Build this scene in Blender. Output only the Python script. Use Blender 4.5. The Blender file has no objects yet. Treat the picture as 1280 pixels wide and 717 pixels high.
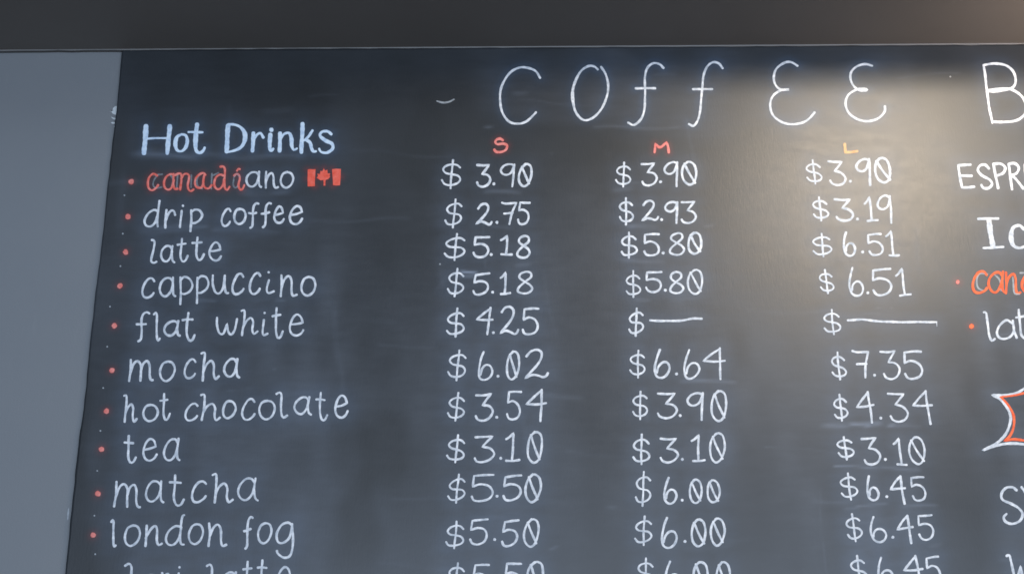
import bpy, math, random
import numpy as np
from mathutils import Vector, Matrix

S = bpy.context.scene
COL = S.collection
# ------------------------------------------------------------------ camera
F = 1600.0                      # focal length in pixels of the 1280 px wide photograph
DIST = 2.5                      # metres from the wall
CAMZ = 1.60
PITCH, ROLL, YAW = math.radians(21.0), math.radians(-0.80), math.radians(-0.80)
cam_d = bpy.data.cameras.new("camera"); cam = bpy.data.objects.new("camera", cam_d); COL.objects.link(cam)
cam_d.sensor_width = 36; cam_d.sensor_fit = 'HORIZONTAL'; cam_d.lens = 36 * F / 1280
cam_d.clip_start = 0.05; cam_d.clip_end = 60
CM = (Matrix.Translation((0, -DIST, CAMZ)) @ Matrix.Rotation(YAW, 4, 'Z') @
      Matrix.Rotation(math.pi / 2 + PITCH, 4, 'X') @ Matrix.Rotation(ROLL, 4, 'Z'))
cam.matrix_world = CM
S.camera = cam
R3 = np.array(CM.to_3x3())

def onwall(px, py, depth=0.0):
    """photo pixel(s) -> point(s) on the vertical plane y = -depth"""
    px = np.asarray(px, float); py = np.asarray(py, float)
    d = np.stack([(px - 640) / F, -(py - 358.5) / F, -np.ones_like(px)], -1) @ R3.T
    t = (DIST - depth) / d[..., 1]
    p = d * t[..., None] + np.array([0, -DIST, CAMZ])
    return p

# ------------------------------------------------------------------ world and light
w = bpy.data.worlds.new("World"); S.world = w; w.use_nodes = True
bg = w.node_tree.nodes["Background"]
bg.inputs[0].default_value = (0.62, 0.76, 1.0, 1); bg.inputs[1].default_value = 0.15

def area(name, loc, aim, size, size_y, power, color, shape='RECTANGLE', spread=180):
    l = bpy.data.lights.new(name, 'AREA'); l.shape = shape; l.size = size
    if shape in ('RECTANGLE', 'ELLIPSE'): l.size_y = size_y
    l.energy = power; l.color = color; l.spread = math.radians(spread)
    o = bpy.data.objects.new(name, l); COL.objects.link(o)
    o.location = loc
    o.rotation_euler = (Vector(aim) - Vector(loc)).to_track_quat('-Z', 'Y').to_euler()
    return o

# shop front windows behind the customer: daylight, low in the reflection
area("shop_window_light", (1.0, -6.5, 1.35), (0.0, 0, 2.2), 7.0, 2.2, 350, (0.69, 0.82, 1.0))
area("added_overhead_fill", (-0.2, -1.25, 4.05), (0, 0, 2.0), 4.5, 1.0, 10, (0.80, 0.90, 1.0))  # added overhead fill, no known fixture; soffit shades it off the wall top
# warm ceiling spot whose soft mirror image lies on the satin paint
hl = onwall(1080, 228)
dr = hl - np.array([0, -DIST, CAMZ]); dr /= dr[1]           # per metre towards the wall
LD = 1.6
lamp_pos = hl + np.array([dr[0], -1, dr[2]]) * LD
area("ceiling_spot_light", tuple(lamp_pos), tuple(hl), 0.50, 0.50, 7.0, (1.0, 0.83, 0.62), 'DISK', 78)
# added warm fill out of view to the right, brightens the soffit corner
area("added_soffit_fill", (1.50, -0.55, 2.72), (1.42, -0.25, 3.16), 0.16, 0.16, 4.6, (1.0, 0.80, 0.66), 'DISK', 130)

S.view_settings.view_transform = 'Standard'; S.view_settings.look = 'None'
S.view_settings.gamma = 1.0; S.view_settings.exposure = 0.0
S.view_settings.use_curve_mapping = False
S.cycles.filter_width = 1.6
S.cycles.use_denoising = True
S.cycles.max_bounces = 5
S.cycles.transparent_max_bounces = 16

# ------------------------------------------------------------------ materials
def nt(name):
    m = bpy.data.materials.new(name); m.use_nodes = True
    t = m.node_tree; b = t.nodes["Principled BSDF"]
    return m, t, b
def N(t, typ, **kw):
    n = t.nodes.new(typ)
    for k, v in kw.items():
        if hasattr(n, k): setattr(n, k, v)
        else: n.inputs[k].default_value = v
    return n
def L(t, a, b): t.links.new(a, b)
def ramp(t, fac, p0, c0, p1, c1):
    r = t.nodes.new("ShaderNodeValToRGB"); e = r.color_ramp.elements
    e[0].position = p0; e[0].color = c0; e[1].position = p1; e[1].color = c1
    L(t, fac, r.inputs[0]); return r
def g(v, a=1): return (v, v, v, a)
def pos(t, sx=1, sy=1, sz=1):
    ge = N(t, "ShaderNodeNewGeometry"); mp = N(t, "ShaderNodeMapping")
    mp.inputs["Scale"].default_value = (sx, sy, sz); L(t, ge.outputs["Position"], mp.inputs[0]); return mp.outputs[0]
def noise(t, vec, scale, detail=4, rough=.55):
    n = N(t, "ShaderNodeTexNoise"); n.inputs["Scale"].default_value = scale
    n.inputs["Detail"].default_value = detail; n.inputs["Roughness"].default_value = rough
    L(t, vec, n.inputs["Vector"]); return n.outputs[0]
def mth(t, op, a, b, clamp=False):
    n = N(t, "ShaderNodeMath"); n.operation = op; n.use_clamp = clamp
    for i, v in enumerate((a, b)):
        if isinstance(v, (int, float)): n.inputs[i].default_value = v
        else: L(t, v, n.inputs[i])
    return n.outputs[0]
def mixc(t, fac, a, b):
    n = N(t, "ShaderNodeMix"); n.data_type = 'RGBA'
    for i, v in ((0, fac), (6, a), (7, b)):
        if isinstance(v, (int, float, tuple)): n.inputs[i].default_value = v
        else: L(t, v, n.inputs[i])
    return n.outputs[2]
def bump(t, b, h, strength, dist=0.001):
    n = N(t, "ShaderNodeBump"); n.inputs["Strength"].default_value = strength
    n.inputs["Distance"].default_value = dist
    L(t, h, n.inputs["Height"]); L(t, n.outputs[0], b.inputs["Normal"])

def chalkboard_material():
    m, t, b = nt("chalkboard_paint")
    p = pos(t)
    a = N(t, "ShaderNodeAttribute"); a.attribute_name = "dust"
    r = N(t, "ShaderNodeAttribute"); r.attribute_name = "red_dust"
    streak = noise(t, pos(t, 40, 1, 7), 6, 5, .6)
    wipe = noise(t, pos(t, 3, 1, 11), 5, 6, .6)
    grain = noise(t, p, 700, 3, .7)
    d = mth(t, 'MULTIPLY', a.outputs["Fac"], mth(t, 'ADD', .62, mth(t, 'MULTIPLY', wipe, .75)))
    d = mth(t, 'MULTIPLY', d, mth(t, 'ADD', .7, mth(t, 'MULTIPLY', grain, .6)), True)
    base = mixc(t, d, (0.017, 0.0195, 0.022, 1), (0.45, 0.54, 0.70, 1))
    bf = N(t, "ShaderNodeAttribute"); bf.attribute_name = "blue_film"
    base = mixc(t, mth(t, 'MULTIPLY', bf.outputs["Fac"], mth(t, 'ADD', .35, wipe)), base, (0.085, 0.20, 0.40, 1))
    base = mixc(t, r.outputs["Fac"], base, (0.36, 0.028, 0.022, 1))
    L(t, base, b.inputs["Base Color"])
    rr = mth(t, 'ADD', .40, mth(t, 'MULTIPLY', mth(t, 'SUBTRACT', streak, .5), .10))
    rr = mth(t, 'ADD', rr, mth(t, 'MULTIPLY', mth(t, 'SUBTRACT', wipe, .5), .10))
    rr = mth(t, 'ADD', rr, mth(t, 'MULTIPLY', a.outputs["Fac"], .5))
    L(t, rr, b.inputs["Roughness"])
    b.inputs["Specular IOR Level"].default_value = 0.62
    roller = noise(t, pos(t, 1, 1, .4), 330, 5, .65)
    h = mth(t, 'ADD', mth(t, 'MULTIPLY', roller, .7), mth(t, 'MULTIPLY', streak, 1.2))
    bump(t, b, h, .26, .0005)
    return m
def wall_material():
    m, t, b = nt("grey_wall_paint")
    n1 = noise(t, pos(t), 2.2, 5, .6)
    n2 = noise(t, pos(t), 260, 3, .6)
    L(t, mixc(t, ramp(t, noise(t, pos(t, 3, 1, .7), 9, 6, .7), .60, g(0), .80, g(.5)).outputs[0], mixc(t, n1, (0.180, 0.197, 0.218, 1), (0.228, 0.236, 0.246, 1)), (0.27, 0.28, 0.29, 1)), b.inputs["Base Color"])
    b.inputs["Roughness"].default_value = .55
    bump(t, b, n2, .35, .0010)
    return m
def soffit_material():
    m, t, b = nt("soffit_paint")
    n1 = noise(t, pos(t), 3.0, 6, .6); n2 = noise(t, pos(t), 180, 3, .6)
    L(t, mixc(t, n1, (0.112, 0.098, 0.086, 1), (0.150, 0.133, 0.117, 1)), b.inputs["Base Color"])
    b.inputs["Roughness"].default_value = .62
    bump(t, b, n2, .2, .0008)
    return m
def chalk_material(name, c0, c1, lo=.55):
    m, t, b = nt(name)
    e = N(t, "ShaderNodeAttribute"); e.attribute_name = "core"
    n1 = noise(t, pos(t), 900, 3, .7); n2 = noise(t, pos(t), 75, 5, .7)
    n3 = ramp(t, n2, .33, g(0), .64, g(1)).outputs[0]
    L(t, mixc(t, n3, c0, c1), b.inputs["Base Color"])
    b.inputs["Roughness"].default_value = .85
    b.inputs["Specular IOR Level"].default_value = .2
    al = mth(t, 'ADD', mth(t, 'MULTIPLY', e.outputs["Fac"], 1.9), mth(t, 'MULTIPLY', mth(t, 'SUBTRACT', n1, .55), 1.3))
    al = mth(t, 'MINIMUM', al, mth(t, 'ADD', lo, mth(t, 'MULTIPLY', n2, .62)))
    al = mth(t, 'MAXIMUM', al, 0.0, True)
    L(t, al, b.inputs["Alpha"])
    return m
def plain(name, c, rough=.5, n=0.1):
    m, t, b = nt(name); n1 = noise(t, pos(t), 40, 5, .6)
    L(t, mixc(t, n1, tuple(x * (1 - n) for x in c) + (1,), tuple(x * (1 + n) for x in c) + (1,)), b.inputs["Base Color"])
    b.inputs["Roughness"].default_value = rough
    bump(t, b, noise(t, pos(t), 300, 3), .2, .0006)
    return m

M_BOARD = chalkboard_material(); M_WALL = wall_material(); M_SOF = soffit_material()
M_WHITE = chalk_material("white_chalk_marker", (0.58, 0.64, 0.72, 1), (0.90, 0.92, 0.96, 1), .56)
M_BLUE = chalk_material("pale_blue_chalk_marker", (0.55, 0.70, 0.90, 1), (0.74, 0.86, 0.97, 1), .68)
M_RED = chalk_material("red_chalk_marker", (0.80, 0.10, 0.06, 1), (0.92, 0.18, 0.13, 1), .75)
M_CORAL = chalk_material("coral_red_chalk_marker", (0.88, 0.13, 0.09, 1), (0.92, 0.30, 0.26, 1), .62)
M_PINK = chalk_material("pink_chalk_marker", (0.88, 0.20, 0.17, 1), (0.92, 0.34, 0.30, 1), .60)
M_ORANGE = chalk_material("orange_chalk_marker", (0.92, 0.50, 0.24, 1), (0.95, 0.62, 0.34, 1), .45)
M_GHOST = chalk_material("half_erased_chalk", (0.42, 0.50, 0.56, 1), (0.5, 0.57, 0.62, 1), .02)
M_FAINT = chalk_material("faint_chalk", (0.6, 0.65, 0.7, 1), (0.7, 0.75, 0.8, 1), .18)
M_TRIM = plain("trim_grey", (0.14, 0.135, 0.132), .5)
M_BODY = plain("black_edge_paint", (0.02, 0.022, 0.025), .6)
M_PATCH = plain("bare_plaster", (0.62, 0.66, 0.68), .9)

# ------------------------------------------------------------------ object helpers
def wpos(o):
    v = Vector((0, 0, 0))
    while o: v = v + o.location; o = o.parent
    return v
def empty(name, loc, parent=None, label=None):
    o = bpy.data.objects.new(name, None); COL.objects.link(o)
    o.location = Vector(loc) - (wpos(parent) if parent else Vector((0, 0, 0)))
    o.parent = parent; o.empty_display_size = .05
    if label: o["label"] = label
    return o
def mesh_obj(name, V, Fc, mat, parent=None, attrs=None, smooth=False, origin=None, label=None):
    V = np.asarray(V, float)
    c = Vector(origin) if origin is not None else Vector(((V.min(0) + V.max(0)) / 2).tolist())
    me = bpy.data.meshes.new(name)
    me.from_pydata((V - np.array(c)).tolist(), [], Fc)
    for k, a in (attrs or {}).items():
        at = me.attributes.new(k, 'FLOAT', 'POINT'); at.data.foreach_set('value', np.asarray(a, np.float32))
    me.materials.append(mat)
    if smooth: me.polygons.foreach_set('use_smooth', [True] * len(me.polygons))
    me.update()
    o = bpy.data.objects.new(name, me); COL.objects.link(o)
    o.location = c - (wpos(parent) if parent else Vector((0, 0, 0)))
    o.parent = parent
    if label: o["label"] = label
    return o
def box(x0, x1, y0, y1, z0, z1):
    V = [(x, y, z) for x in (x0, x1) for y in (y0, y1) for z in (z0, z1)]
    return V, [(0, 1, 3, 2), (4, 6, 7, 5), (0, 4, 5, 1), (2, 3, 7, 6), (0, 2, 6, 4), (1, 5, 7, 3)]

# ------------------------------------------------------------------ wall, soffit
TL = onwall(155, 65.5); BLp = onwall(83, 717); TOPZ = float((onwall(155, 65.0)[2] + onwall(1280, 58.0)[2]) / 2)
XL = float((TL[0] + BLp[0]) / 2)
print("left edge x top/bottom", TL[0], BLp[0], "top z", onwall(0, 66.3)[2], onwall(155, 65)[2], onwall(640, 60.5)[2], onwall(1280, 58)[2])
XR, ZB = XL + 3.35, 1.35
V, Fc = box(-2.6, 4.0, 0.0, 0.12, 0.0, TOPZ + 0.5)
wall = mesh_obj("wall", V, Fc, M_WALL); wall["kind"] = "structure"
wall["label"] = "smooth blue-grey painted wall beside and behind the chalkboard"
SD = 0.27
V, Fc = box(-2.6, 4.0, -SD, -0.0005, TOPZ, TOPZ + 0.45)
sof = empty("soffit", (0.7, -SD / 2, TOPZ))
sof["label"] = "dark charcoal soffit running along the top above the menu board"; sof["category"] = "soffit"
mesh_obj("soffit_box", V, Fc, M_SOF, sof)
# thin caulk line where soffit meets board and wall: slightly uneven
nx = 220; xs = np.linspace(-2.6, 4.0, nx); rng = np.random.default_rng(4)
wob = np.convolve(rng.normal(0, 1, nx + 24), np.ones(25) / 25, 'valid')
hgt = 0.0024 + 0.0014 * wob + 0.0004 * rng.normal(0, 1, nx)
hgt = np.clip(hgt, 0.0012, 0.006)
V = []; Fc = []
for i, x in enumerate(xs):
    V += [(x, -0.0095, TOPZ - 0.0002), (x, -0.0135, TOPZ - 0.0002), (x, -0.0125, TOPZ - hgt[i]), (x, -0.0095, TOPZ - hgt[i])]
for i in range(nx - 1):
    a = 4 * i
    for k in range(4): Fc.append((a + k, a + (k + 1) % 4, a + 4 + (k + 1) % 4, a + 4 + k))
mesh_obj("caulk_line", V, Fc, M_TRIM, sof)

# bare patches on the wall beside the board edge
def blob(pts, name, mat, parent, depth, th, label=None, jag=0):
    P = np.array(pts, float); n = len(P)
    a = onwall(P[:, 0], P[:, 1], depth); f = a.copy(); f[:, 1] -= th
    c = f.mean(0)
    V = np.vstack([a, f, c[None]])
    Fc = [(i, (i + 1) % n, n + (i + 1) % n, n + i) for i in range(n)] + [(n + i, n + (i + 1) % n, 2 * n) for i in range(n)]
    return mesh_obj(name, V, Fc, mat, parent, {"core": np.ones(len(V))}, label=label)
for pts in ([(137, 138.5), (139.5, 139.3), (141, 137.5), (141.5, 135.2), (143.2, 134), (144, 133), (146.2, 133.2), (147.2, 134.5), (146.8, 139), (146.2, 143.5), (143.5, 143.6), (140.5, 142), (139.8, 140.4)],
            [(139, 146.3), (141, 147), (145.2, 148.2), (145, 150), (142.3, 149.5), (140, 148)],
            [(138.6, 153.4), (141, 152.8), (144.2, 153.2), (144, 155), (140, 154.8)],
            [(142.6, 157.6), (143.8, 157.8), (143.6, 159.6), (142.8, 159)]):
    blob(pts, "bare_plaster_patch", M_PATCH, wall, 0.0002, 0.0008)
blob([(85, 636), (86.2, 634), (86.6, 640), (85.4, 648), (84.2, 650), (84, 643)], "scuff_mark", M_FAINT, wall, 0.0002, 0.0004)

# ------------------------------------------------------------------ chalk strokes
rnd = random.Random(11)
HAL = []                                    # (points, width, kind) for dust halos on the board
BT = 0.010                                  # board face stands 10 mm off the wall
def smooth(pts, step=1.6):
    """Catmull-Rom through the points; a repeated point is a corner"""
    segs = [[pts[0]]]
    for p in pts[1:]:
        if p[:2] == segs[-1][-1][:2]: segs.append([p])
        else: segs[-1].append(p)
    out = []
    for sg in segs:
        if len(sg) < 2: continue
        P = np.array([q if len(q) > 2 else tuple(q) + (1.0,) for q in sg], float)
        closed = np.allclose(P[0, :2], P[-1, :2]) and len(P) > 4
        ext = np.vstack([P[-2] if closed else 2 * P[0] - P[1], P, P[1] if closed else 2 * P[-1] - P[-2]])
        for i in range(len(P) - 1):
            p0, p1, p2, p3 = ext[i:i + 4]
            n = max(2, int(np.hypot(*(p2 - p1)[:2]) / step))
            for k in range(n):
                s = k / n
                out.append(.5 * ((2 * p1) + (p2 - p0) * s + (2 * p0 - 5 * p1 + 4 * p2 - p3) * s * s + (3 * p1 - p0 - 3 * p2 + p3) * s ** 3))
        out.append(P[-1])
    A = np.array(out)
    keep = [0] + [i for i in range(1, len(A)) if np.hypot(*(A[i] - A[i - 1])[:2]) > 1e-3]
    return A[keep]
lift = [0]
def ribbon(pts, width, V, Fc, core, halo='w', ends=True):
    if len(pts) == 1 or (len(pts) == 2 and tuple(pts[0]) == tuple(pts[1])):      # a dot
        x, y = pts[0][:2]; r = width * .62; n = 12; b = len(V)
        lift[0] = (lift[0] + 1) % 23; d = BT + .0003 + lift[0] * .00002
        V.append(onwall(x, y, d + .0004)); core.append(1)
        for rr, cc, dd in ((.55, 1, .0003), (1.15, 0, .0)):
            for k in range(n):
                a = 2 * math.pi * k / n; q = r * rr * (1 + rnd.uniform(-.12, .12))
                V.append(onwall(x + q * math.cos(a), y + q * math.sin(a), d + dd)); core.append(cc)
        for k in range(n):
            k2 = (k + 1) % n
            Fc.append((b, b + 1 + k, b + 1 + k2)); Fc.append((b + 1 + k, b + 1 + n + k, b + 1 + n + k2, b + 1 + k2))
        HAL.append((np.array([[x, y]]), width, halo)); return
    A = smooth([tuple(p) for p in pts])
    # hand tremor
    ph = [rnd.uniform(0, 6.28) for _ in range(4)]
    s = np.concatenate([[0], np.cumsum(np.hypot(*np.diff(A[:, :2], axis=0).T))])
    A = A.copy()
    A[:, 0] += .16 * np.sin(s * .21 + ph[0]); A[:, 1] += .16 * np.sin(s * .19 + ph[1])
    wd = width * A[:, 2] * (1 + .10 * np.sin(s * .27 + ph[2]) + .06 * np.sin(s * .9 + ph[3]))
    T = np.gradient(A[:, :2], axis=0); T /= np.maximum(np.hypot(T[:, 0], T[:, 1]), 1e-6)[:, None]
    Nn = np.stack([-T[:, 1], T[:, 0]], 1)
    # rounded ends
    pre = []; post = []
    for a, sc in ((.5, .45), (.34, .8)): pre.append((A[0, :2] - T[0] * wd[0] * a, Nn[0], wd[0] * sc))
    for a, sc in ((.34, .8), (.5, .45)): post.append((A[-1, :2] + T[-1] * wd[-1] * a, Nn[-1], wd[-1] * sc))
    rows = pre + [(A[i, :2], Nn[i], wd[i]) for i in range(len(A))] + post
    lift[0] = (lift[0] + 1) % 23; base = BT + .0003 + lift[0] * .00002
    b = len(V)
    for ri, (c, n, ww) in enumerate(rows):
        ri_end = ri == 0 or ri == len(rows) - 1
        for o, cc, dd in ((-.62, 0, 0), (-.34, .95, .0002), (0, 1, .0003), (.34, .95, .0002), (.62, 0, 0)):
            q = c + n * ww * o
            V.append(onwall(q[0], q[1], base + dd)); core.append(cc * (.25 if ri_end else 1))
    for r_ in range(len(rows) - 1):
        for k in range(4):
            a = b + 5 * r_ + k; Fc.append((a, a + 1, a + 6, a + 5))
    HAL.append((A[:, :2], width, halo))
def strokes_obj(name, strokes, width, mat, parent, halo='w', label=None):
    V = []; Fc = []; core = []
    for st in strokes:
        ribbon(st, width, V, Fc, core, halo)
    return mesh_obj(name, V, Fc, mat, parent, {"core": core}, smooth=True, label=label)

def C(*p): return list(p)
ell = [(.5 + .5 * math.sin(a), .5 - .5 * math.cos(a)) for a in np.linspace(0, -2 * math.pi, 13)]
G = {  # unit glyphs, v downwards; a repeated point is a corner
'$': [[(.93, .27), (.75, .175), (.5, .165), (.2, .235), (.05, .36), (.2, .48), (.5, .515), (.82, .56), (.98, .69), (.85, .82), (.5, .89), (.18, .87), (.02, .75)], [(.53, 0), (.51, .5), (.5, 1)]],
'3': [[(0, .02), (.45, .025), (.86, 0), (.86, 0), (.62, .2), (.38, .4), (.38, .4), (.78, .46), (1, .67), (.82, .9), (.46, 1), (.14, .95), (.03, .82)]],
'9': [[(.97, .07), (.68, 0), (.27, .07), (.0, .28), (.12, .43), (.42, .475), (.75, .38), (.97, .12)], [(1, .02), (.96, .5), (.9, 1)]],
'0': [[(.42, 0), (.12, .18), (0, .5), (.1, .82), (.45, 1), (.82, .88), (1, .5), (.88, .13), (.58, 0), (.35, .03)], [(.17, .1), (.5, .5), (.88, .9)]],
'2': [[(.04, .22), (.2, .05), (.47, 0), (.68, .12), (.66, .34), (.4, .64), (0, 1), (0, 1), (.28, .89), (.55, .93), (.78, 1), (.93, .96), (1, .86)]],
'5': [[(1, .02), (.6, .03), (.08, .05), (.08, .05), (.03, .42), (.03, .42), (.4, .355), (.8, .44), (.98, .66), (.82, .9), (.42, 1), (.12, .95), (0, .8)]],
'1': [[(0, .24), (.2, .17), (.5, 0), (.5, 0), (.5, .5), (.5, .98)], [(.12, 1), (.6, .99), (1, .975)]],
'8': [[(.5, 0), (.14, .08), (.08, .26), (.4, .44), (.82, .6), (1, .78), (.78, .97), (.4, 1), (.05, .88), (.1, .68), (.48, .46), (.84, .26), (.8, .07), (.5, 0)]],
'4': [[(.74, .02), (.4, .2), (0, .46), (0, .46), (.5, .45), (1, .42)], [(.74, 0), (.77, .5), (.8, 1)]],
'6': [[(.33, 0), (.13, .28), (0, .64), (.12, .92), (.48, 1), (.83, .9), (1, .69), (.84, .5), (.52, .47), (.24, .6), (.14, .8)]],
'7': [[(0, 0), (.3, .035), (1, .02), (1, .02), (.78, .45), (.62, 1)], [(.2, .49), (.82, .46)]],
'a': [[(.86, .2), (.7, .03), (.4, .04), (.1, .3), (0, .65), (.15, .93), (.42, .98), (.7, .75), (.86, .35)], [(.9, 0), (.84, .5), (.87, .9), (1, 1)]],
'c': [[(1, .14), (.82, .0), (.5, .04), (.14, .35), (0, .7), (.16, .96), (.5, 1), (.85, .86), (.98, .74)]],
'd': [[(.84, .4), (.6, .36), (.25, .48), (0, .75), (.1, .95), (.4, 1), (.72, .85), (.88, .6)], [(1, 0), (.93, .4), (.87, .8), (.92, 1)]],
'D': [[(.78, .38), (.5, .36), (.18, .52), (0, .8), (.12, .98), (.42, .98), (.7, .78), (.84, .4)], [(1, .02), (.9, .05), (.82, .3), (.78, .75), (.83, .97), (.98, 1)]],
'e': [[(.12, .48), (.5, .45), (.95, .36), (.95, .36), (.82, .1), (.52, 0), (.2, .2), (0, .6), (.15, .9), (.5, 1), (.82, .9), (1, .72)]],
'f': [[(1, .03), (.78, 0), (.5, .09), (.38, .3), (.4, .65), (.36, .92), (.16, 1)], [(0, .42), (.4, .42), (.75, .39)]],
'g': [[(.95, .07), (.7, 0), (.3, .08), (.02, .32), (.1, .55), (.4, .58), (.78, .42), (.95, .1)], [(.95, .03), (1, .4), (.98, .75), (.8, .95), (.45, 1), (.12, .88), (.06, .8)]],
'h': [[(0, .03), (.17, 0), (.2, .15), (.16, .5), (.08, 1)], [(.13, .7), (.32, .45), (.58, .33), (.72, .5), (.7, .8), (.8, .98), (1, .88)]],
'i': [[(.35, 0), (.15, .5), (.12, .85), (.35, 1), (1, .88)]],
'I': [[(1, 0), (.5, .5), (0, 1)]],
'l': [[(.2, .0), (.62, .05), (.42, .45), (.12, .85), (.2, .98), (.6, 1), (1, .92)]],
'L': [[(0, .06), (.3, 0), (.5, .12), (.45, .5), (.45, .85), (.65, 1), (1, .94)]],
'm': [[(.12, 0), (.09, .5), (0, 1)], [(.08, .6), (.25, .2), (.42, .08), (.54, .25), (.53, .6), (.5, 1)], [(.53, .55), (.66, .2), (.82, .08), (.9, .3), (.88, .75), (.92, .96), (1, .98)]],
'n': [[(.1, 0), (.1, .5), (.05, 1)], [(.08, .6), (.3, .2), (.56, .04), (.7, .25), (.7, .75), (.8, .98), (1, .92)]],
'o': [[(.55, 0), (.2, .12), (0, .5), (.1, .85), (.42, 1), (.8, .82), (1, .42), (.85, .08), (.5, 0), (.3, .06)]],
'p': [[(.1, .03), (.12, .5), (.06, 1)], [(.1, .12), (.4, 0), (.8, .06), (1, .28), (.8, .5), (.4, .62), (.12, .6)]],
'r': [[(.2, 0), (.12, .5), (.05, 1)], [(.12, .62), (.35, .25), (.65, .06), (.9, .1), (1, .3)]],
't': [[(.42, 0), (.35, .4), (.32, .75), (.5, .98), (.78, .96), (1, .78)], [(0, .25), (.35, .24), (.78, .24)]],
'u': [[(.02, 0), (0, .5), (.15, .9), (.42, .95), (.68, .65), (.78, .1)], [(.8, .05), (.78, .6), (.85, .93), (1, .95)]],
'w': [[(.03, 0), (.0, .45), (.08, .9), (.28, .93), (.48, .35), (.48, .35), (.5, .8), (.66, .98), (.85, .7), (1, .05)]],
}
NM = {'$': 'dollar_sign', '.': 'decimal_point'}
def glyph(ch, x0, x1, y0, y1, shear=0.0, jit=.022):
    st = G[ch]
    ph = [rnd.uniform(0, 6.28) for _ in range(4)]
    Q = []
    for s in st:
        q = []
        for (u, v) in s:
            uu = u + shear * (.5 - v) + jit * math.sin(3.1 * v + ph[0]) + jit * .6 * math.sin(5 * u + ph[1])
            vv = v + jit * math.sin(2.7 * u + ph[2]) + jit * .5 * math.sin(4 * v + ph[3])
            q.append((uu, vv))
        Q.append(q)
    al = [p for s in Q for p in s]
    mnu, mxu = min(p[0] for p in al), max(p[0] for p in al); mnv, mxv = min(p[1] for p in al), max(p[1] for p in al)
    return [[(x0 + (u - mnu) / (mxu - mnu) * (x1 - x0), y0 + (v - mnv) / (mxv - mnv) * (y1 - y0)) for u, v in s] for s in Q]

# the board itself: an Empty, its panel is built after the writing (the dust follows the strokes)
board = empty("chalkboard_menu", ((XL + XR) / 2, 0, ZB))
board["label"] = "large black chalkboard coffee menu with hand-lettered drink names and prices"
board["category"] = "menu board"

def part(name, px, py, label=None):
    return empty(name, onwall(px, py, BT).tolist(), board, label)
def conv(o, k, pts): return [(o[0] + p[0] / k, o[1] + p[1] / k) + tuple(p[2:]) for p in pts]

def price(text, o, k, items, row, size, sh):
    xs = []; 
    first = items[0]
    pt = part("price", o[0] + first[0] / k, o[1] + (first[2] + first[3]) / 2 / k, "price " + text.replace('-', ' followed by a dash') + " in the " + size + " column of the " + row + " row")
    i = 0
    for ch in text:
        it = items[i]; i += 1
        if ch == '.':
            strokes_obj("decimal_point", [[(o[0] + it[0] / k, o[1] + it[1] / k)]], 3.1, M_WHITE, pt)
        elif ch == '-':
            strokes_obj("dash", [conv(o, k, it)], 2.6, M_WHITE, pt)
        else:
            x0, x1, y0, y1 = it
            sd = (.17 if ch == "4" and row == "flat white" else sh) * (y1 - y0) / max(x1 - x0, 1)
            strokes_obj(NM.get(ch, 'digit'), glyph(ch, o[0] + x0 / k, o[0] + x1 / k, o[1] + y0 / k, o[1] + y1 / k, sd), (2.55 if ch != '$' else 2.3) * rnd.uniform(.94, 1.1), M_WHITE, pt)

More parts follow.
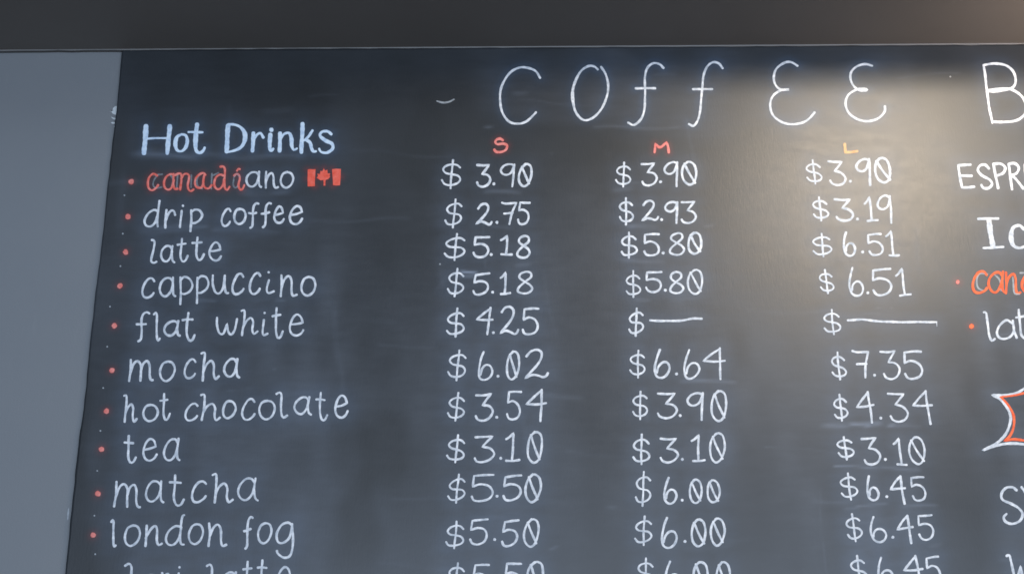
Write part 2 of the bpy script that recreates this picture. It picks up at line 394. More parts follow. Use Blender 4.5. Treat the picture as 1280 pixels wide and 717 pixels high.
rows = ["canadiano", "drip coffee", "latte", "cappuccino", "flat white", "mocha", "hot chocolate", "tea", "matcha", "london fog", "cut-off bottom"]
K1, K2 = 1076 / 180, 942 / 180
PR = [
 # small column
 (0, "small", "$3.90", (530, 165), K1, [(133, 270, 210, 420), (398, 495, 245, 408), (522, 387), (575, 675, 240, 408), (710, 803, 238, 405)]),
 (1, "small", "$2.75", (530, 165), K1, [(160, 280, 503, 712), (390, 505, 537, 690), (545, 675), (583, 690, 527, 688), (703, 790, 527, 690)]),
 (2, "small", "$5.18", (530, 280), K1, [(155, 303, 75, 270), (370, 488, 98, 248), (502, 227), (575, 655, 90, 227), (698, 788, 88, 250)]),
 (3, "small", "$5.18", (530, 280), K1, [(177, 295, 333, 540), (368, 490, 368, 527), (513, 508), (572, 643, 362, 523), (700, 808, 355, 518)]),
 (4, "small", "$4.25", (530, 375), K1, [(172, 298, 62, 272), (392, 512, 58, 255), (518, 242), (570, 705, 50, 252), (738, 855, 62, 255)]),
 (5, "small", "$6.02", (530, 375), K1, [(180, 310, 375, 597), (410, 510, 385, 595), (553, 567), (620, 710, 383, 592), (755, 925, 370, 580)]),
 (6, "small", "$3.54", (530, 480), K1, [(178, 300, 65, 272), (388, 515, 72, 270), (543, 245), (620, 725, 55, 263), (765, 912, 40, 275)]),
 (7, "small", "$3.10", (530, 480), K1, [(173, 300, 380, 583), (380, 525, 387, 580), (573, 552), (613, 712, 365, 570), (775, 880, 355, 585)]),
 (8, "small", "$5.50", (530, 580), K2, [(157, 267, 65, 250), (313, 455, 68, 240), (478, 207), (520, 637, 72, 235), (665, 763, 65, 245)]),
 (9, "small", "$5.50", (530, 580), K2, [(145, 257, 372, 548), (303, 418, 357, 523), (462, 490), (510, 620, 365, 533), (655, 748, 357, 537)]),
 (10, "small", "$5.50", (530, 580), K2, [(155, 262, 645, 835), (320, 425, 655, 825), (470, 790), (530, 637, 648, 820), (675, 778, 637, 820)]),
 # medium column
 (0, "medium", "$3.90", (750, 165), K1, [(120, 228, 228, 408), (310, 425, 232, 400), (452, 372), (482, 577, 225, 405), (613, 720, 222, 392)]),
 (1, "medium", "$2.93", (750, 165), K1, [(147, 247, 493, 690), (315, 435, 513, 662), (460, 654), (487, 577, 523, 680), (610, 717, 522, 680)]),
 (2, "medium", "$5.80", (750, 280), K1, [(162, 275, 62, 250), (332, 440, 75, 235), (472, 215), (525, 628, 68, 230), (660, 757, 65, 222)]),
 (3, "medium", "$5.80", (750, 280), K1, [(197, 303, 350, 545), (345, 458, 357, 507), (488, 493), (528, 622, 357, 515), (657, 763, 342, 522)]),
 (4, "medium", "$-", (750, 375), K1, [(217, 322, 60, 265), [(375, 150), (470, 155), (600, 152), (690, 138), (760, 138)]]),
 (5, "medium", "$6.64", (750, 375), K1, [(225, 335, 375, 577), (410, 520, 370, 580), (572, 550), (630, 742, 370, 585), (770, 932, 358, 588)]),
 (6, "medium", "$3.90", (750, 480), K1, [(247, 353, 53, 260), (433, 575, 68, 253), (600, 233), (653, 768, 65, 265), (833, 943, 50, 273)]),
 (7, "medium", "$3.10", (750, 480), K1, [(250, 370, 375, 597), (453, 583, 405, 583), (615, 560), (685, 783, 380, 572), (823, 932, 365, 583)]),
 (8, "medium", "$6.00", (750, 580), K2, [(235, 330, 48, 270), (420, 500, 88, 257), (538, 233), (588, 665, 98, 252), (703, 783, 103, 247)]),
 (9, "medium", "$6.00", (750, 580), K2, [(230, 337, 340, 527), (405, 502, 350, 545), (556, 503), (600, 690, 360, 535), (725, 815, 352, 530)]),
 (10, "medium", "$6.00", (750, 580), K2, [(250, 350, 613, 800), (425, 520, 635, 820), (565, 790), (610, 705, 637, 820), (762, 850, 637, 820)]),
 # large column
 (0, "large", "$3.90", (1000, 165), K1, [(48, 163, 210, 388), (210, 340, 220, 397), (376, 368), (420, 525, 202, 395), (563, 673, 195, 378)]),
 (1, "large", "$3.19", (1000, 165), K1, [(98, 212, 487, 662), (258, 397, 503, 663), (430, 650), (482, 582, 487, 665), (578, 683, 475, 680)]),
 (2, "large", "$6.51", (1000, 280), K1, [(97, 235, 72, 243), (328, 412, 62, 237), (468, 208), (508, 618, 75, 232), (643, 740, 52, 235)]),
 (3, "large", "$6.51", (1000, 280), K1, [(147, 252, 343, 517), (370, 472, 325, 535), (507, 513), (545, 682, 335, 530), (718, 827, 333, 535)]),
 (4, "large", "$-", (1000, 375), K1, [(180, 302, 72, 255), [(357, 150), (460, 145), (600, 158), (720, 163), (850, 163), (1020, 163, .9), (1020, 163, .5), (1022, 195, .3)]]),
 (5, "large", "$7.35", (1000, 375), K1, [(237, 345, 388, 590), (392, 508, 378, 577), (557, 560), (600, 745, 378, 588), (780, 912, 383, 587)]),
 (6, "large", "$4.34", (1010, 480), K1, [(195, 297, 77, 272), (363, 490, 57, 285), (544, 252), (597, 745, 70, 280), (785, 925, 50, 295)]),
 (7, "large", "$3.10", (1010, 480), K1, [(220, 342, 393, 560), (400, 540, 400, 597), (578, 560), (640, 738, 403, 600), (757, 870, 393, 595)]),
 (8, "large", "$6.45", (1010, 580), K2, [(213, 322, 58, 230), (390, 462, 78, 235), (515, 210), (540, 635, 75, 255), (675, 768, 83, 237)]),
 (9, "large", "$6.45", (1010, 580), K2, [(252, 353, 325, 503), (412, 512, 343, 507), (555, 475), (585, 685, 333, 513), (722, 820, 330, 492)]),
 (10, "large", "$6.45", (1010, 580), K2, [(280, 385, 597, 790), (460, 555, 608, 790), (600, 770), (627, 748, 597, 800), (775, 865, 603, 780)]),
]
SH = {"small": .06, "medium": .0, "large": -.13}
for row, size, text, o, k, items in PR: price(text, o, k, items, rows[row], size, SH[size])

def word(label, chars, mat=M_WHITE, width=2.6, name="drink_name", halo='w', shear=0.0, dots=()):
    """chars: (ch, origin, k, x0, x1, y0, y1)"""
    c0 = chars[0]
    pt = part(name, c0[1][0] + c0[3] / c0[2], c0[1][1] + c0[6] / c0[2], label)
    for ch, o, k, x0, x1, y0, y1 in chars:
        st = glyph(ch, o[0] + x0 / k, o[0] + x1 / k, o[1] + y0 / k, o[1] + y1 / k, shear)
        if ch in 'iI' and dots:
            d = dots[0]; dots = dots[1:]
            st.append([(d[0][0] + d[2] / d[1], d[0][1] + d[3] / d[1])])
        strokes_obj("letter", st, width * rnd.uniform(.93, 1.08), mat, pt, halo)
    return pt
KW = 1275 / 320; KZ = 913 / 140; KD = 1115 / 140
A1, A2, A3, A4 = (130, 140), (130, 290), (100, 430), (80, 537); Z1, Z2, Z3 = (150, 140), (280, 140), (160, 245)
def wl(o, k, spec): return [(c, o, k, *b) for c, b in spec]
# ghost of an older lettering under the red word
gp = part("erased_lettering", 205, 236, "half-erased grey letters showing behind the red letters of canadiano")
for st in ([[(192, 219), (203, 218)], [(198, 218), (193, 224), (191.5, 231), (195, 235), (202, 234)]],
           [[(213, 219), (216, 225), (214, 236)], [(222, 217), (221, 235)]],
           [[(239, 219), (239, 234)], [(249, 218), (246, 226), (248, 234), (253, 236)]],
           [[(265, 217), (264, 232), (264, 236)], [(266, 219), (273, 216)]],
           [[(292, 224), (291.5, 231), (294, 235), (297, 233)], [(292, 222), (296, 217), (300, 221)]]):
    strokes_obj("letter", st, 1.7, M_GHOST, gp, None)
cano = part("drink_name", 190, 240, "red and white word canadiano under the Hot Drinks heading")
R1, R2, KR = (178, 200), (240, 200), 15.94
for o_, sts in ((R1, [[(290, 312), (215, 275), (140, 340), (110, 440), (115, 540), (160, 600), (215, 600), (280, 550), (315, 500)]]),
                (R1, [[(615, 290), (560, 285), (480, 330), (430, 430), (440, 540), (500, 590), (560, 580), (605, 500), (622, 400)], [(620, 280), (615, 400), (620, 520), (650, 575), (700, 570)]]),
                (R1, [[(655, 300), (710, 270), (760, 270), (775, 310), (775, 420), (755, 590)], [(775, 370), (820, 290), (870, 270), (925, 300), (925, 400), (905, 500), (920, 590), (965, 620), (1015, 585)]]),
                (R2, [[(265, 300), (230, 265), (170, 275), (90, 340), (60, 430), (75, 520), (130, 555), (190, 545), (225, 450), (240, 330)], [(245, 290), (225, 400), (230, 500), (280, 560), (340, 560), (390, 500)]]),
                (R2, [[(625, 310), (560, 290), (480, 340), (445, 440), (455, 530), (510, 580), (570, 560), (620, 480), (640, 380)], [(565, 135), (620, 130), (655, 180), (655, 300), (645, 430), (650, 550), (700, 595), (750, 530)]]),
                (R2, [[(840, 310), (890, 275), (940, 300), (955, 370), (935, 450), (925, 530), (965, 595), (1010, 570), (1040, 500)], [(895, 215), (920, 180), (950, 185)]])):
    strokes_obj("letter", [conv(o_, KR, q) for q in sts], 2.5, M_CORAL, cano, 'r')
for ch, x0, x1, y0, y1 in (('a', 183, 303, 488, 610), ('n', 340, 440, 488, 618), ('o', 463, 565, 490, 618)):
    strokes_obj("letter", glyph(ch, 280 + x0 / KZ, 280 + x1 / KZ, 140 + y0 / KZ, 140 + y1 / KZ), 2.5, M_WHITE, cano, 'w')
# ghost pink highlights on top of the red
word("drip coffee in white chalk marker", wl(Z3, KD, [('d', (165, 312, 50, 303)), ('r', (370, 470, 140, 312)), ('I', (518, 533, 150, 307)), ('p', (620, 737, 135, 350)), ('c', (932, 1020, 128, 298))]) +
     wl(A1, KW, [('o', (648, 705, 483, 558)), ('f', (722, 770, 455, 577)), ('f', (785, 832, 453, 573)), ('e', (848, 895, 470, 553)), ('e', (925, 987, 468, 558))]), dots=((Z3, KD, 547, 97),))
word("latte in white chalk marker, in the hot drinks list", wl(Z3, KD, [('l', (232, 282, 438, 665)), ('a', (328, 460, 497, 658)), ('t', (495, 593, 425, 648)), ('t', (642, 755, 412, 633)), ('e', (810, 927, 460, 643))]))
word("cappuccino in white chalk marker", wl(A2, KW, [('c', (190, 250, 230, 325)), ('a', (277, 355, 225, 318)), ('p', (380, 440, 222, 358)), ('p', (462, 520, 220, 352)), ('u', (542, 618, 215, 303)), ('c', (640, 695, 208, 308)), ('c', (725, 778, 205, 308)), ('i', (812, 845, 240, 303)), ('n', (880, 960, 215, 318)), ('o', (983, 1053, 222, 315))]), dots=((A2, KW, 820, 200),))
word("flat white in white chalk marker", wl(A2, KW, [('f', (163, 225, 398, 543)), ('L', (248, 278, 400, 540)), ('a', (300, 377, 442, 515)), ('t', (392, 452, 402, 537)), ('w', (563, 662, 425, 510)), ('h', (685, 765, 388, 512)), ('i', (790, 815, 438, 512)), ('t', (840, 890, 378, 525)), ('e', (925, 992, 410, 515))]), dots=((A2, KW, 800, 402),))
word("mocha in white chalk marker", wl(A3, KW, [('m', (245, 362, 78, 183)), ('o', (398, 472, 85, 183)), ('c', (520, 575, 75, 168)), ('h', (605, 692, 40, 180)), ('a', (718, 793, 73, 165))]))
word("hot chocolate in white chalk marker", wl(A3, KW, [('h', (220, 282, 253, 385)), ('o', (315, 388, 300, 382)), ('t', (400, 447, 247, 375)), ('c', (525, 585, 295, 378)), ('h', (603, 697, 250, 378)), ('o', (712, 775, 282, 368)), ('c', (808, 870, 272, 375)), ('o', (893, 970, 280, 373)), ('L', (978, 1032, 240, 365)), ('a', (1068, 1150, 263, 350)), ('t', (1178, 1232, 240, 375))]) +
     [('e', (370, 470), 11.95, 585, 770, 285, 615)])
word("tea in white chalk marker", wl(A4, KW, [('t', (302, 357, 30, 160)), ('e', (395, 462, 45, 153)), ('a', (498, 575, 42, 150))]))
word("matcha in white chalk marker", wl(A4, KW, [('m', (250, 378, 258, 383)), ('a', (408, 495, 255, 360)), ('t', (527, 597, 225, 373)), ('c', (637, 707, 255, 358)), ('h', (740, 840, 218, 360)), ('a', (868, 965, 240, 350))]))
word("london fog in white chalk marker", wl(A4, KW, [('L', (235, 258, 447, 580)), ('o', (303, 378, 475, 577)), ('n', (405, 487, 475, 577)), ('D', (507, 600, 423, 570)), ('o', (622, 693, 467, 567)), ('n', (720, 808, 465, 577)), ('f', (898, 940, 432, 590)), ('o', (967, 1033, 462, 563)), ('g', (1060, 1140, 460, 635))]))
word("tops of the letters of a latte cut off by the bottom of the picture", wl(A4, KW, [('L', (305, 372, 665, 800)), ('o', (400, 460, 722, 800)), ('n', (487, 545, 712, 795)), ('i', (565, 590, 712, 795)), ('L', (712, 760, 668, 795)), ('a', (790, 862, 708, 795)), ('t', (893, 945, 655, 795)), ('t', (965, 1022, 648, 795)), ('e', (1062, 1132, 682, 795))]), dots=((A4, KW, 575, 683),))

# Hot Drinks heading: thick and thin strokes
hd = part("heading", 176, 192, "pale blue heading Hot Drinks above the list")
def heads(o, k, sts, w0=1.0, mat=M_BLUE, parent=hd, halo='b', name="letter"):
    return strokes_obj(name, [conv(o, k, s) for s in sts], w0 * .93, mat, parent, halo)
heads(Z1, KZ, [[(213, 118, 6.0), (205, 225, 6.3), (196, 336, 5.4)], [(405, 116, 5.4), (396, 220, 5.8), (384, 336, 5.0)], [(222, 218, 2.4), (300, 214, 2.5), (392, 212, 2.4)]])
heads(Z1, KZ, [[(505, 182, 2.6), (465, 205, 4.2), (452, 260, 5), (465, 310, 4), (500, 320, 2.8), (535, 290, 4), (550, 235, 4.8), (535, 190, 3.4), (500, 182, 2.6)]])
heads(Z1, KZ, [[(628, 103, 5.2), (620, 180, 5.6), (614, 260, 5.4), (622, 315, 4.6), (650, 334, 3.6), (678, 318, 3.4), (690, 292, 3)], [(558, 165, 2.8), (672, 165, 2.9)]])
heads(Z2, KZ, [[(34, 112, 5.4), (26, 215, 5.8), (22, 322, 5.0)], [(34, 101, 2.8), (85, 102, 3.0), (135, 125, 3.8), (168, 175, 5.2), (168, 235, 5.4), (140, 285, 4), (85, 315, 3), (20, 329, 2.8)]])
heads(Z2, KZ, [[(240, 175, 4.6), (236, 250, 5), (233, 317, 4.6)], [(244, 222, 2.6), (270, 185, 3), (300, 175, 3.4), (320, 208, 4)]])
heads(Z2, KZ, [[(379, 185, 4.4), (372, 250, 4.8), (374, 305, 4), (388, 314, 3), (402, 300, 2.6)], [(387, 146)]] , 1.0) if False else strokes_obj("letter", [conv(Z2, KZ, [(379, 185, 1.0), (372, 250, 1.1), (374, 305, .9), (388, 314, .7), (402, 300, .6)]), [conv(Z2, KZ, [(387, 146)])[0]]], 4.5, M_BLUE, hd, 'b')
heads(Z2, KZ, [[(458, 175, 4.8), (455, 250, 5), (453, 318, 4.6)], [(462, 220, 2.6), (490, 180, 3), (530, 172, 3.8), (550, 215, 4.6), (553, 275, 4.4), (568, 310, 3), (594, 298, 2.6)]])
heads(Z2, KZ, [[(641, 98, 4.8), (636, 210, 5.2), (630, 328, 4.6)], [(652, 232, 2.6), (690, 200, 3), (722, 152, 3.4)], [(664, 224, 3), (700, 248, 4.4), (712, 295, 4.6), (728, 322, 3.4), (750, 322, 2.6)]])
heads(Z2, KZ, [[(873, 180, 3.4), (845, 158, 3.2), (800, 163, 3.4), (783, 195, 4), (825, 232, 4.4), (880, 258, 4.6), (886, 300, 4), (838, 333, 3.2), (790, 325, 3), (776, 300, 3)]])

# canadian flag doodle
fl = part("flag_drawing", 405, 232, "small red hand-drawn maple leaf flag at the end of the canadiano line")
def filled(name, pts, mat, parent, depth=.0004):
    P = [(Z2[0] + x / KZ, Z2[1] + y / KZ) for x, y in pts]
    o = blob(P, name, mat, parent, BT + .0003, .0004)
    HAL.append((np.array(P + P[:1]), 2.5, 'r')); return o
filled("bar", [(683, 470), (700, 466), (728, 468), (746, 466), (744, 520), (741, 570), (742, 604), (715, 607), (682, 607), (681, 540)], M_RED, fl)
filled("bar", [(880, 467), (915, 463), (953, 465), (951, 530), (946, 598), (915, 600), (889, 597), (886, 540)], M_RED, fl)
filled("maple_leaf", [*[((375 + a / 15.94 - 280) * KZ, (200 + b / 15.94 - 140) * KZ) for a, b in ((475, 168), (500, 212), (545, 195), (552, 270), (605, 268), (585, 310), (603, 330), (560, 385), (512, 398), (507, 440), (505, 512), (470, 514), (470, 440), (466, 400), (410, 408), (335, 358), (358, 318), (345, 275), (398, 280), (408, 218), (445, 225))]], M_RED, fl)

# title
tt = part("title", 625, 150, "wide-spaced title COffEE in thin white capitals")
def title(o, k, sts, w0=2.6, parent=tt, mat=M_WHITE, halo='b', name="letter"): strokes_obj(name, [conv(o, k, s) for s in sts], w0, mat, parent, halo)
title((530, 60), 4, [[(580, 150), (560, 118), (525, 101), (480, 98), (430, 125), (395, 175), (380, 240), (388, 310), (420, 365), (465, 378), (512, 368), (560, 322)]])
title((530, 60), 4, [[(868, 108), (850, 92), (820, 92), (780, 122), (752, 180, 1.2), (742, 240, 1.4), (755, 310, 1.1), (780, 350), (810, 362), (850, 345), (890, 300), (915, 240), (920, 180), (908, 130), (885, 95)]])
title((530, 60), 4, [[(1197, 100), (1178, 82), (1145, 78), (1115, 102), (1105, 150), (1105, 230), (1103, 300), (1085, 355), (1050, 385), (1020, 374)], [(1058, 202), (1105, 202), (1155, 202)]])
title((840, 60), 4, [[(253, 102), (235, 78), (205, 72), (175, 95), (158, 140), (150, 210), (142, 300), (130, 360), (108, 389), (84, 380)], [(105, 207), (150, 207), (200, 206)]])
title((840, 60), 4, [[(628, 90), (595, 72), (560, 75), (522, 105), (508, 150), (518, 185), (545, 208), (585, 209), (585, 209, .9), (545, 212), (505, 240), (490, 285), (505, 335), (550, 372), (600, 382), (655, 372), (690, 350), (713, 323)]])
title((840, 60), 4, [[(1002, 90), (965, 82), (925, 92), (897, 120), (893, 160), (912, 195), (942, 212), (972, 213), (972, 206), (925, 208), (882, 235), (867, 280), (885, 325), (930, 358), (980, 367), (1030, 352), (1062, 320), (1065, 293)]])
KB = 777 / 130
bb = part("title", 1229, 153, "first letter B of a second title, at the right edge")
title((1150, 60), KB, [[(475, 130), (490, 230), (510, 400), (540, 560)], [(475, 130), (560, 117), (640, 130), (695, 175), (714, 240), (700, 288), (660, 310), (580, 321, 1.25), (505, 321, 1.1)], [(505, 315), (600, 306), (680, 310), (748, 350), (788, 410), (793, 470), (755, 522), (700, 548), (620, 553), (540, 551)]], 2.8, bb, halo='w')
am = part("stray_mark", 546, 127)
strokes_obj("stroke", [conv((530, 60), 4, [(65, 266, .7), (95, 273), (125, 269), (150, 257, .8)])], 2.0, M_FAINT, am, None)

# size letters
for lab, o, k, st, mt in (("red letter S above the small prices", (530, 165), K1, [[(587, 62), (570, 50), (545, 55), (533, 75), (550, 92), (590, 88), (620, 102), (610, 135), (575, 149), (540, 148), (525, 132)]], M_PINK),
                          ("red letter M above the medium prices", (750, 165), K1, [[(407, 153), (411, 120), (413, 88), (413, 88), (450, 114), (497, 78), (497, 78), (508, 115), (514, 153)]], M_PINK),
                          ("orange letter L above the large prices", (1000, 165), K1, [[(333, 92), (340, 152), (340, 152), (385, 150), (427, 144)]], M_ORANGE)):
    pt = strokes_obj("size_letter", [conv(o, k, s) for s in st], 2.9, mt, board, 'r' if mt is M_PINK else None, lab)

# right-hand section
es = part("section_name", 1200, 235, "cut-off word starting ESPR in white capitals at the right edge")
o_, k_ = (1150, 170), KB
for sts in ([[(378, 215), (330, 216), (284, 218), (284, 218), (298, 300), (313, 384), (313, 384), (360, 384), (405, 380)], [(302, 298), (385, 297)]],
            [[(515, 243), (485, 216), (448, 222), (433, 255), (465, 295), (520, 328), (538, 360), (515, 388), (475, 388), (458, 365)]],
            [[(548, 210), (566, 300), (583, 388)], [(548, 209), (600, 208), (637, 235), (622, 275), (568, 298)]],
            [[(662, 210), (675, 300), (687, 397)], [(662, 209), (708, 206), (738, 235), (722, 275), (680, 296), (680, 296), (715, 320), (770, 390)]],
            [[(860, 213), (780, 214), (780, 214), (805, 385), (805, 385), (880, 382)], [(792, 298), (860, 297)]]):
    title(o_, k_, sts, 3.0, es, halo='w')
ic = part("heading", 1225, 309, "bold serif heading starting Ic at the right edge")
o_, k_ = (1150, 250), KW
title(o_, k_, [[(290, 93, 2.8), (340, 93, 2.8), (390, 92, 2.8)], [(342, 97, 5.6), (352, 165, 6.0), (363, 232, 5.6)], [(315, 238, 2.8), (365, 237, 2.8), (415, 233, 2.8)]], 1, ic, halo='w')
title(o_, k_, [[(516, 145, 3.6), (495, 126, 3), (465, 138, 4.4), (453, 180, 5.4), (463, 222, 4.6), (495, 239, 3), (530, 228, 2.8)]], 1, ic, halo='w')
M_OR2 = chalk_material("coral_chalk_marker", (0.95, 0.14, 0.06, 1), (0.97, 0.22, 0.10, 1), .66)
cn = word("orange-red word starting can at the right edge, below the Ic heading", wl(o_, k_, [('c', (262, 332, 357, 462)), ('a', (342, 425, 357, 460)), ('n', (428, 500, 360, 465)), ('a', (508, 590, 357, 460))]), M_OR2, 3.0, "drink_name", None)
for st in ([[(335, 368), (300, 366), (283, 395), (288, 435), (320, 452)]], [[(372, 372), (398, 400), (404, 450)]], [[(462, 385), (470, 460), (495, 468)], [(500, 362), (518, 362)]]):
    strokes_obj("letter", [conv(o_, k_, s) for s in st], 1.8, M_FAINT, cn, None)
la = part("drink_name", 1232, 425, "cut-off word starting lat in white at the right edge")
for sts in ([[(318, 558), (330, 562), (336, 610), (345, 670), (358, 698), (372, 690)]],
            [[(462, 615), (430, 598), (395, 625), (384, 665), (405, 690), (445, 682), (468, 650), (463, 605)], [(463, 600), (468, 650), (482, 685)]],
            [[(492, 546), (498, 620), (506, 672), (530, 690), (552, 670)], [(478, 584), (520, 577)]]):
    title(o_, k_, sts, 2.7, la, halo='w')
o_, k_ = (1150, 430), 717 / 150
sb = part("starburst_outline", 1240, 530, "white and red starburst outline at the right edge")
title(o_, k_, [[(700, 215), (621, 266), (565, 296), (500, 304), (432, 303), (432, 303), (488, 335), (525, 385), (541, 440), (530, 500), (500, 550), (450, 596), (375, 632), (375, 632), (450, 606), (530, 591), (621, 597), (700, 606)]], 3.2, sb, halo='w', name="white_line")
title(o_, k_, [[(700, 262), (621, 291), (560, 302), (482, 314), (482, 314), (530, 368), (560, 430), (560, 490), (538, 545), (506, 577), (506, 577), (560, 566), (621, 574), (700, 586)]], 3.0, sb, M_OR2, None, "red_line")
o_, k_ = (1150, 570), 717 / 147
sy = part("section_name", 1255, 655, "large thin white letters SY at the right edge below the starburst")
title(o_, k_, [[(588, 205), (565, 188), (525, 192), (498, 225), (503, 262), (555, 288), (602, 315), (625, 350), (608, 392), (562, 411), (520, 395), (510, 368), (527, 350)]], 3.0, sy, halo='w')
title(o_, k_, [[(618, 186), (640, 215), (672, 270)], [(735, 180), (672, 270), (650, 410)]], 3.0, sy, halo='w')
wp = part("section_name", 1260, 717, "top of a thin white letter W at the bottom right corner")
title(o_, k_, [[(528, 606), (545, 603), (556, 640), (575, 735), (590, 760), (590, 760), (612, 668), (612, 668), (632, 760), (640, 770), (665, 690)]], 2.9, wp, halo='w')

# bullets and layout ticks
for x, y in ((164, 227), (160, 271), (157, 315), (150, 357), (143, 407), (140, 462.5), (133, 513.5), (127, 561), (122.5, 616.5), (116.5, 668)):
    strokes_obj("bullet", [[(x, y)]], 5.6, M_PINK, board, 'R')
for x, y in ((1197.2, 352.2), (1214.5, 407.6)):
    strokes_obj("bullet", [[(x, y)]], 5.2 if y > 400 else 4.2, M_OR2 if y > 400 else M_PINK, board, 'R')
for x, y in ((155.5, 244), (153.5, 292), (150.5, 332.5), (137.5, 383), (134, 433), (129, 484.5), (125.5, 538), (121.5, 588), (118, 644), (119, 692), (550, 330), (1188, 96)):
    strokes_obj("tick_mark", [[(x, y)]], 1.7, M_FAINT, board, None)

# ------------------------------------------------------------------ board panel with its dust
def vnoise(x, z, s, seed, ax=1, az=1):
    r = np.random.default_rng(seed); T = r.random((64, 64))
    X = x * s * ax; Z = z * s * az; i = np.floor(X).astype(int); j = np.floor(Z).astype(int)
    u = X - i; v = Z - j; u = u * u * (3 - 2 * u); v = v * v * (3 - 2 * v)
    f = lambda a, b: T[a % 64, b % 64]
    return (f(i, j) * (1 - u) + f(i + 1, j) * u) * (1 - v) + (f(i, j + 1) * (1 - u) + f(i + 1, j + 1) * u) * v
STEP = 0.0040
gx = np.arange(XL, XR + STEP / 2, STEP); gz = np.arange(ZB, TOPZ - 0.0005, STEP); gz[-1] = TOPZ - 0.0006
nxg, nzg = len(gx), len(gz)
GX, GZ = np.meshgrid(gx, gz, indexing='ij')
# hand-cut left edge wavers a little
wv = (vnoise(np.zeros_like(gz), gz, 9, 3) - .5) * .003 + (vnoise(np.zeros_like(gz), gz, 40, 5) - .5) * .0012
GXd = GX.copy(); GXd[0, :] += wv; GXd[1, :] += wv * .5
# board coordinates expressed in photo pixels, to lay the smears where they are
Ri = np.array(CM.inverted().to_3x3())
P = np.stack([GX, np.zeros_like(GX), GZ], -1) - np.array([0, -DIST, CAMZ])
Q = P @ Ri.T
PX = 640 - F * Q[..., 0] / Q[..., 2]; PY = 358.5 + F * Q[..., 1] / Q[..., 2]
def sm(a, b, x): t = np.clip((x - a) / (b - a), 0, 1); return t * t * (3 - 2 * t)
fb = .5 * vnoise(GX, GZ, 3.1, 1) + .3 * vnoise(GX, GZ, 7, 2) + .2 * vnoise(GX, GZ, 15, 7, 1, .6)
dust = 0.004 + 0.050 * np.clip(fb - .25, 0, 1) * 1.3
WX = 26 * (vnoise(GX, GZ, 9, 21) - .5) + 12 * (vnoise(GX, GZ, 22, 22) - .5); WY = 40 * (vnoise(GX, GZ, 8, 23) - .5)
PX0, PY0 = PX, PY
def patch(x0, x1, y0, y1, fx, fy, amt):
    global dust
    PX = PX0 + WX; PY = PY0 + WY
    m = sm(x0 - fx, x0 + fx, PX) * (1 - sm(x1 - fx, x1 + fx, PX)) * sm(y0 - fy, y0 + fy, PY) * (1 - sm(y1 - fy, y1 + fy, PY))
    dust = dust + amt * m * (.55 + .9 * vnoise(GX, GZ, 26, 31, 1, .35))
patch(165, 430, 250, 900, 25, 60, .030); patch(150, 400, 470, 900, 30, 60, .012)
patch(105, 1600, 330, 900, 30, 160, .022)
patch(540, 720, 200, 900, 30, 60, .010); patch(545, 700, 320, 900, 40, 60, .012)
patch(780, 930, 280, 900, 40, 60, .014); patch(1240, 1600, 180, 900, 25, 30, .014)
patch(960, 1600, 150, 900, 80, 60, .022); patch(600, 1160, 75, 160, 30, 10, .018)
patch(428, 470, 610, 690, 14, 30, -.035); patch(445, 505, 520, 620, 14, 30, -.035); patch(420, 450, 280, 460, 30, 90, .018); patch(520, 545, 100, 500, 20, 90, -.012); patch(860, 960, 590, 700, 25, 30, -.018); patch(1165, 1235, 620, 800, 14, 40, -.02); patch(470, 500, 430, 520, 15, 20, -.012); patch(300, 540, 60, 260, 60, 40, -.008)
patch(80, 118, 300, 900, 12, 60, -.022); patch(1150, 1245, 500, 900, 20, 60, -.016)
dust = np.clip(dust, 0.004, 1)
def smear(x0, y0, x1, y1, h, amt, seed):
    global dust
    dx, dy = x1 - x0, y1 - y0; Ls = math.hypot(dx, dy); ux, uy = dx / Ls, dy / Ls
    s = (PX - x0) * ux + (PY - y0) * uy; n = -(PX - x0) * uy + (PY - y0) * ux
    n = n + 1.6 * np.sin(s / 17 + seed)
    m = np.exp(-(n / h) ** 2) * sm(-h * 2, h * 3, s) * (1 - sm(Ls - h * 3, Ls + h * 2, s))
    m = m * (.35 + .9 * vnoise(s / 30 + 20, n / 3 + 20, 1.0, seed))
    dust = dust + amt * m
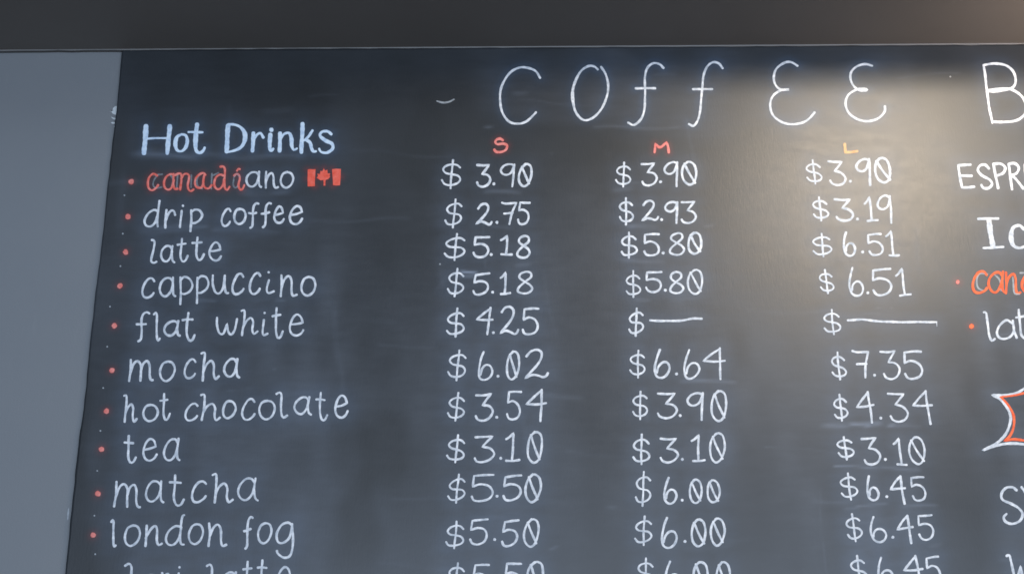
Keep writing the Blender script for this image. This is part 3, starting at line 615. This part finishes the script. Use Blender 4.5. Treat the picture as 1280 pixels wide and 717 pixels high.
SM = [(168, 196, 250, 198, 5, .10), (240, 196, 385, 199, 4, .06), (180, 192, 200, 190, 8, .05), (300, 243, 362, 242, 4, .06), (172, 291, 240, 288, 5, .07),
      (262, 287, 240, 286, 2, .08), (265, 290, 350, 291, 2.5, .05), (605, 243, 652, 243, 2.2, .09), (612, 287, 640, 287, 2, .05), (575, 342, 597, 342, 1.6, .30),
      (574, 346, 594, 346, 1.6, .16), (643, 332, 664, 332, 2, .07), (765, 240, 792, 239, 3, .08), (786, 232, 800, 232, 1.5, .08), (783, 287, 822, 286, 2.4, .09),
      (776, 328, 832, 328, 2.5, .06), (792, 376, 812, 376, 1.8, .09), (835, 375, 870, 375, 1.4, .04), (878, 284, 892, 284, 2, .07), (848, 479, 920, 478, 2, .10),
      (850, 471, 858, 472, 1.5, .12), (1026, 535, 1060, 531, 3.4, .16), (1060, 531, 1100, 529, 2.2, .22), (1078, 534, 1086, 532, 2, .2), (1108, 532, 1116, 531, 2.2, .18),
      (1110, 533, 1150, 536, 2, .08), (1040, 585, 1096, 585, 1.3, .14), (1096, 586, 1150, 587, 2, .08), (1142, 586, 1146, 586, 1.5, .14), (1053, 636, 1072, 633, 1.6, .11),
      (1068, 632, 1108, 631, 1.6, .09), (1125, 633, 1170, 634, 2, .07), (1160, 684, 1175, 683, 2, .08), (1092, 388, 1100, 388, 1, .08), (1075, 394, 1100, 393, 1, .06), (1112, 386, 1114, 386, 1.3, .12),
      (605, 160, 616, 160, 2, .08), (640, 119, 660, 120, 3, .06), (740, 162, 850, 162, 2, .05), (248, 379, 272, 379, 1.6, .07), (345, 378, 358, 378, 1.4, .08),
      (545, 368, 560, 340, 3, .03), (552, 330, 556, 360, 5, .04), (688, 193, 691, 194, 1.5, .12), (758, 195, 762, 196, 3, .07), (686, 689, 698, 685, 1.5, .1),
      (770, 633, 757, 634, 2, .06), (787, 640, 789, 641, 2, .1), (1190, 250, 1270, 249, 5, -.008), (460, 470, 472, 462, 6, -.02), (474, 520, 500, 526, 7, -.016), (455, 544, 468, 540, 7, -.016),
      (155, 215, 152, 300, 7, .02), (163, 200, 165, 168, 9, .02), (343, 462, 346, 463, 1.2, .1), (218, 660, 300, 655, 14, .012), (1238, 421, 1275, 420, 1.6, .10)]
for i, a in enumerate(SM): smear(*a, i)
# soft marker film left around the lettering
red = np.zeros_like(dust)
XI = lambda x: (x - XL) / STEP; ZI = lambda z: (z - ZB) / STEP
def stamp(arr, wx, wz, sig, amt):
    r = int(sig * 3 / STEP) + 1; ci, cj = int(round(XI(wx))), int(round(ZI(wz)))
    i0, i1, j0, j1 = max(ci - r, 0), min(ci + r + 1, nxg), max(cj - r, 0), min(cj + r + 1, nzg)
    if i0 >= i1 or j0 >= j1: return
    d2 = (GX[i0:i1, j0:j1] - wx) ** 2 + (GZ[i0:i1, j0:j1] - wz) ** 2
    v = amt * np.exp(-d2 / (2 * sig * sig))
    arr[i0:i1, j0:j1] = np.maximum(arr[i0:i1, j0:j1], v)
film = np.zeros_like(dust); blue = np.zeros_like(dust)
for pts, wdt, kd in HAL:
    if kd is None: continue
    sub = pts[::3] if len(pts) > 3 else pts
    for q in sub:
        c = onwall(q[0], q[1], BT)
        if kd in 'rR': stamp(red, c[0], c[2], .0062 if kd == 'r' else .0070, .20)
        elif kd == 'b': stamp(blue, c[0], c[2], .012, .13); stamp(blue, c[0], c[2], .028, .045)
        else: stamp(film, c[0], c[2], .014, .014); stamp(blue, c[0], c[2], .016, .060)
rs = random.Random(5)
for q in range(46):                          # faint cloth strokes from wiping the board
    a = rs.uniform(-.12, .12) + (1.45 if rs.random() < .2 else 0); x, y = rs.uniform(110, 1330), rs.uniform(90, 740); l = rs.uniform(25, 130)
    smear(x, y, x + l * math.cos(a), y + l * math.sin(a), rs.uniform(.9, 4), rs.uniform(.012, .032), 60 + q)
dust = np.clip(dust, 0.002, 1)
dust = dust + film * (.5 + fb)
V = np.stack([GXd, np.full_like(GX, -BT), GZ], -1).reshape(-1, 3)
idx = np.arange(nxg * nzg).reshape(nxg, nzg)
FA = np.stack([idx[:-1, :-1], idx[1:, :-1], idx[1:, 1:], idx[:-1, 1:]], -1).reshape(-1, 4)
me = bpy.data.meshes.new("panel")
org = np.array([(XL + XR) / 2, 0, ZB])
# rim running back to the wall
rim = np.concatenate([idx[:, 0], idx[-1, 1:], idx[-2::-1, -1], idx[0, -2:0:-1]])
back = V[rim].copy(); back[:, 1] = -0.0005
nV = len(V); nr = len(rim)
Vall = np.vstack([V, back])
k = np.arange(nr); k2 = (k + 1) % nr
FR = np.stack([rim[k], nV + k, nV + k2, rim[k2]], -1)
Fall = np.vstack([FA, FR])
me.vertices.add(len(Vall)); me.vertices.foreach_set('co', (Vall - org).astype(np.float32).ravel())
me.loops.add(Fall.size); me.loops.foreach_set('vertex_index', Fall.astype(np.int32).ravel())
me.polygons.add(len(Fall)); me.polygons.foreach_set('loop_start', np.arange(0, Fall.size, 4, dtype=np.int32))
me.polygons.foreach_set('loop_total', np.full(len(Fall), 4, np.int32))
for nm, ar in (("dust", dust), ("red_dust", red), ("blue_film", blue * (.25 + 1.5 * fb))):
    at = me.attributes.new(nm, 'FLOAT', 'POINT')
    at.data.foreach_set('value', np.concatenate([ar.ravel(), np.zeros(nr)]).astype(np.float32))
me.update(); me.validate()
me.materials.append(M_BOARD)
po = bpy.data.objects.new("panel", me); COL.objects.link(po); po.parent = board
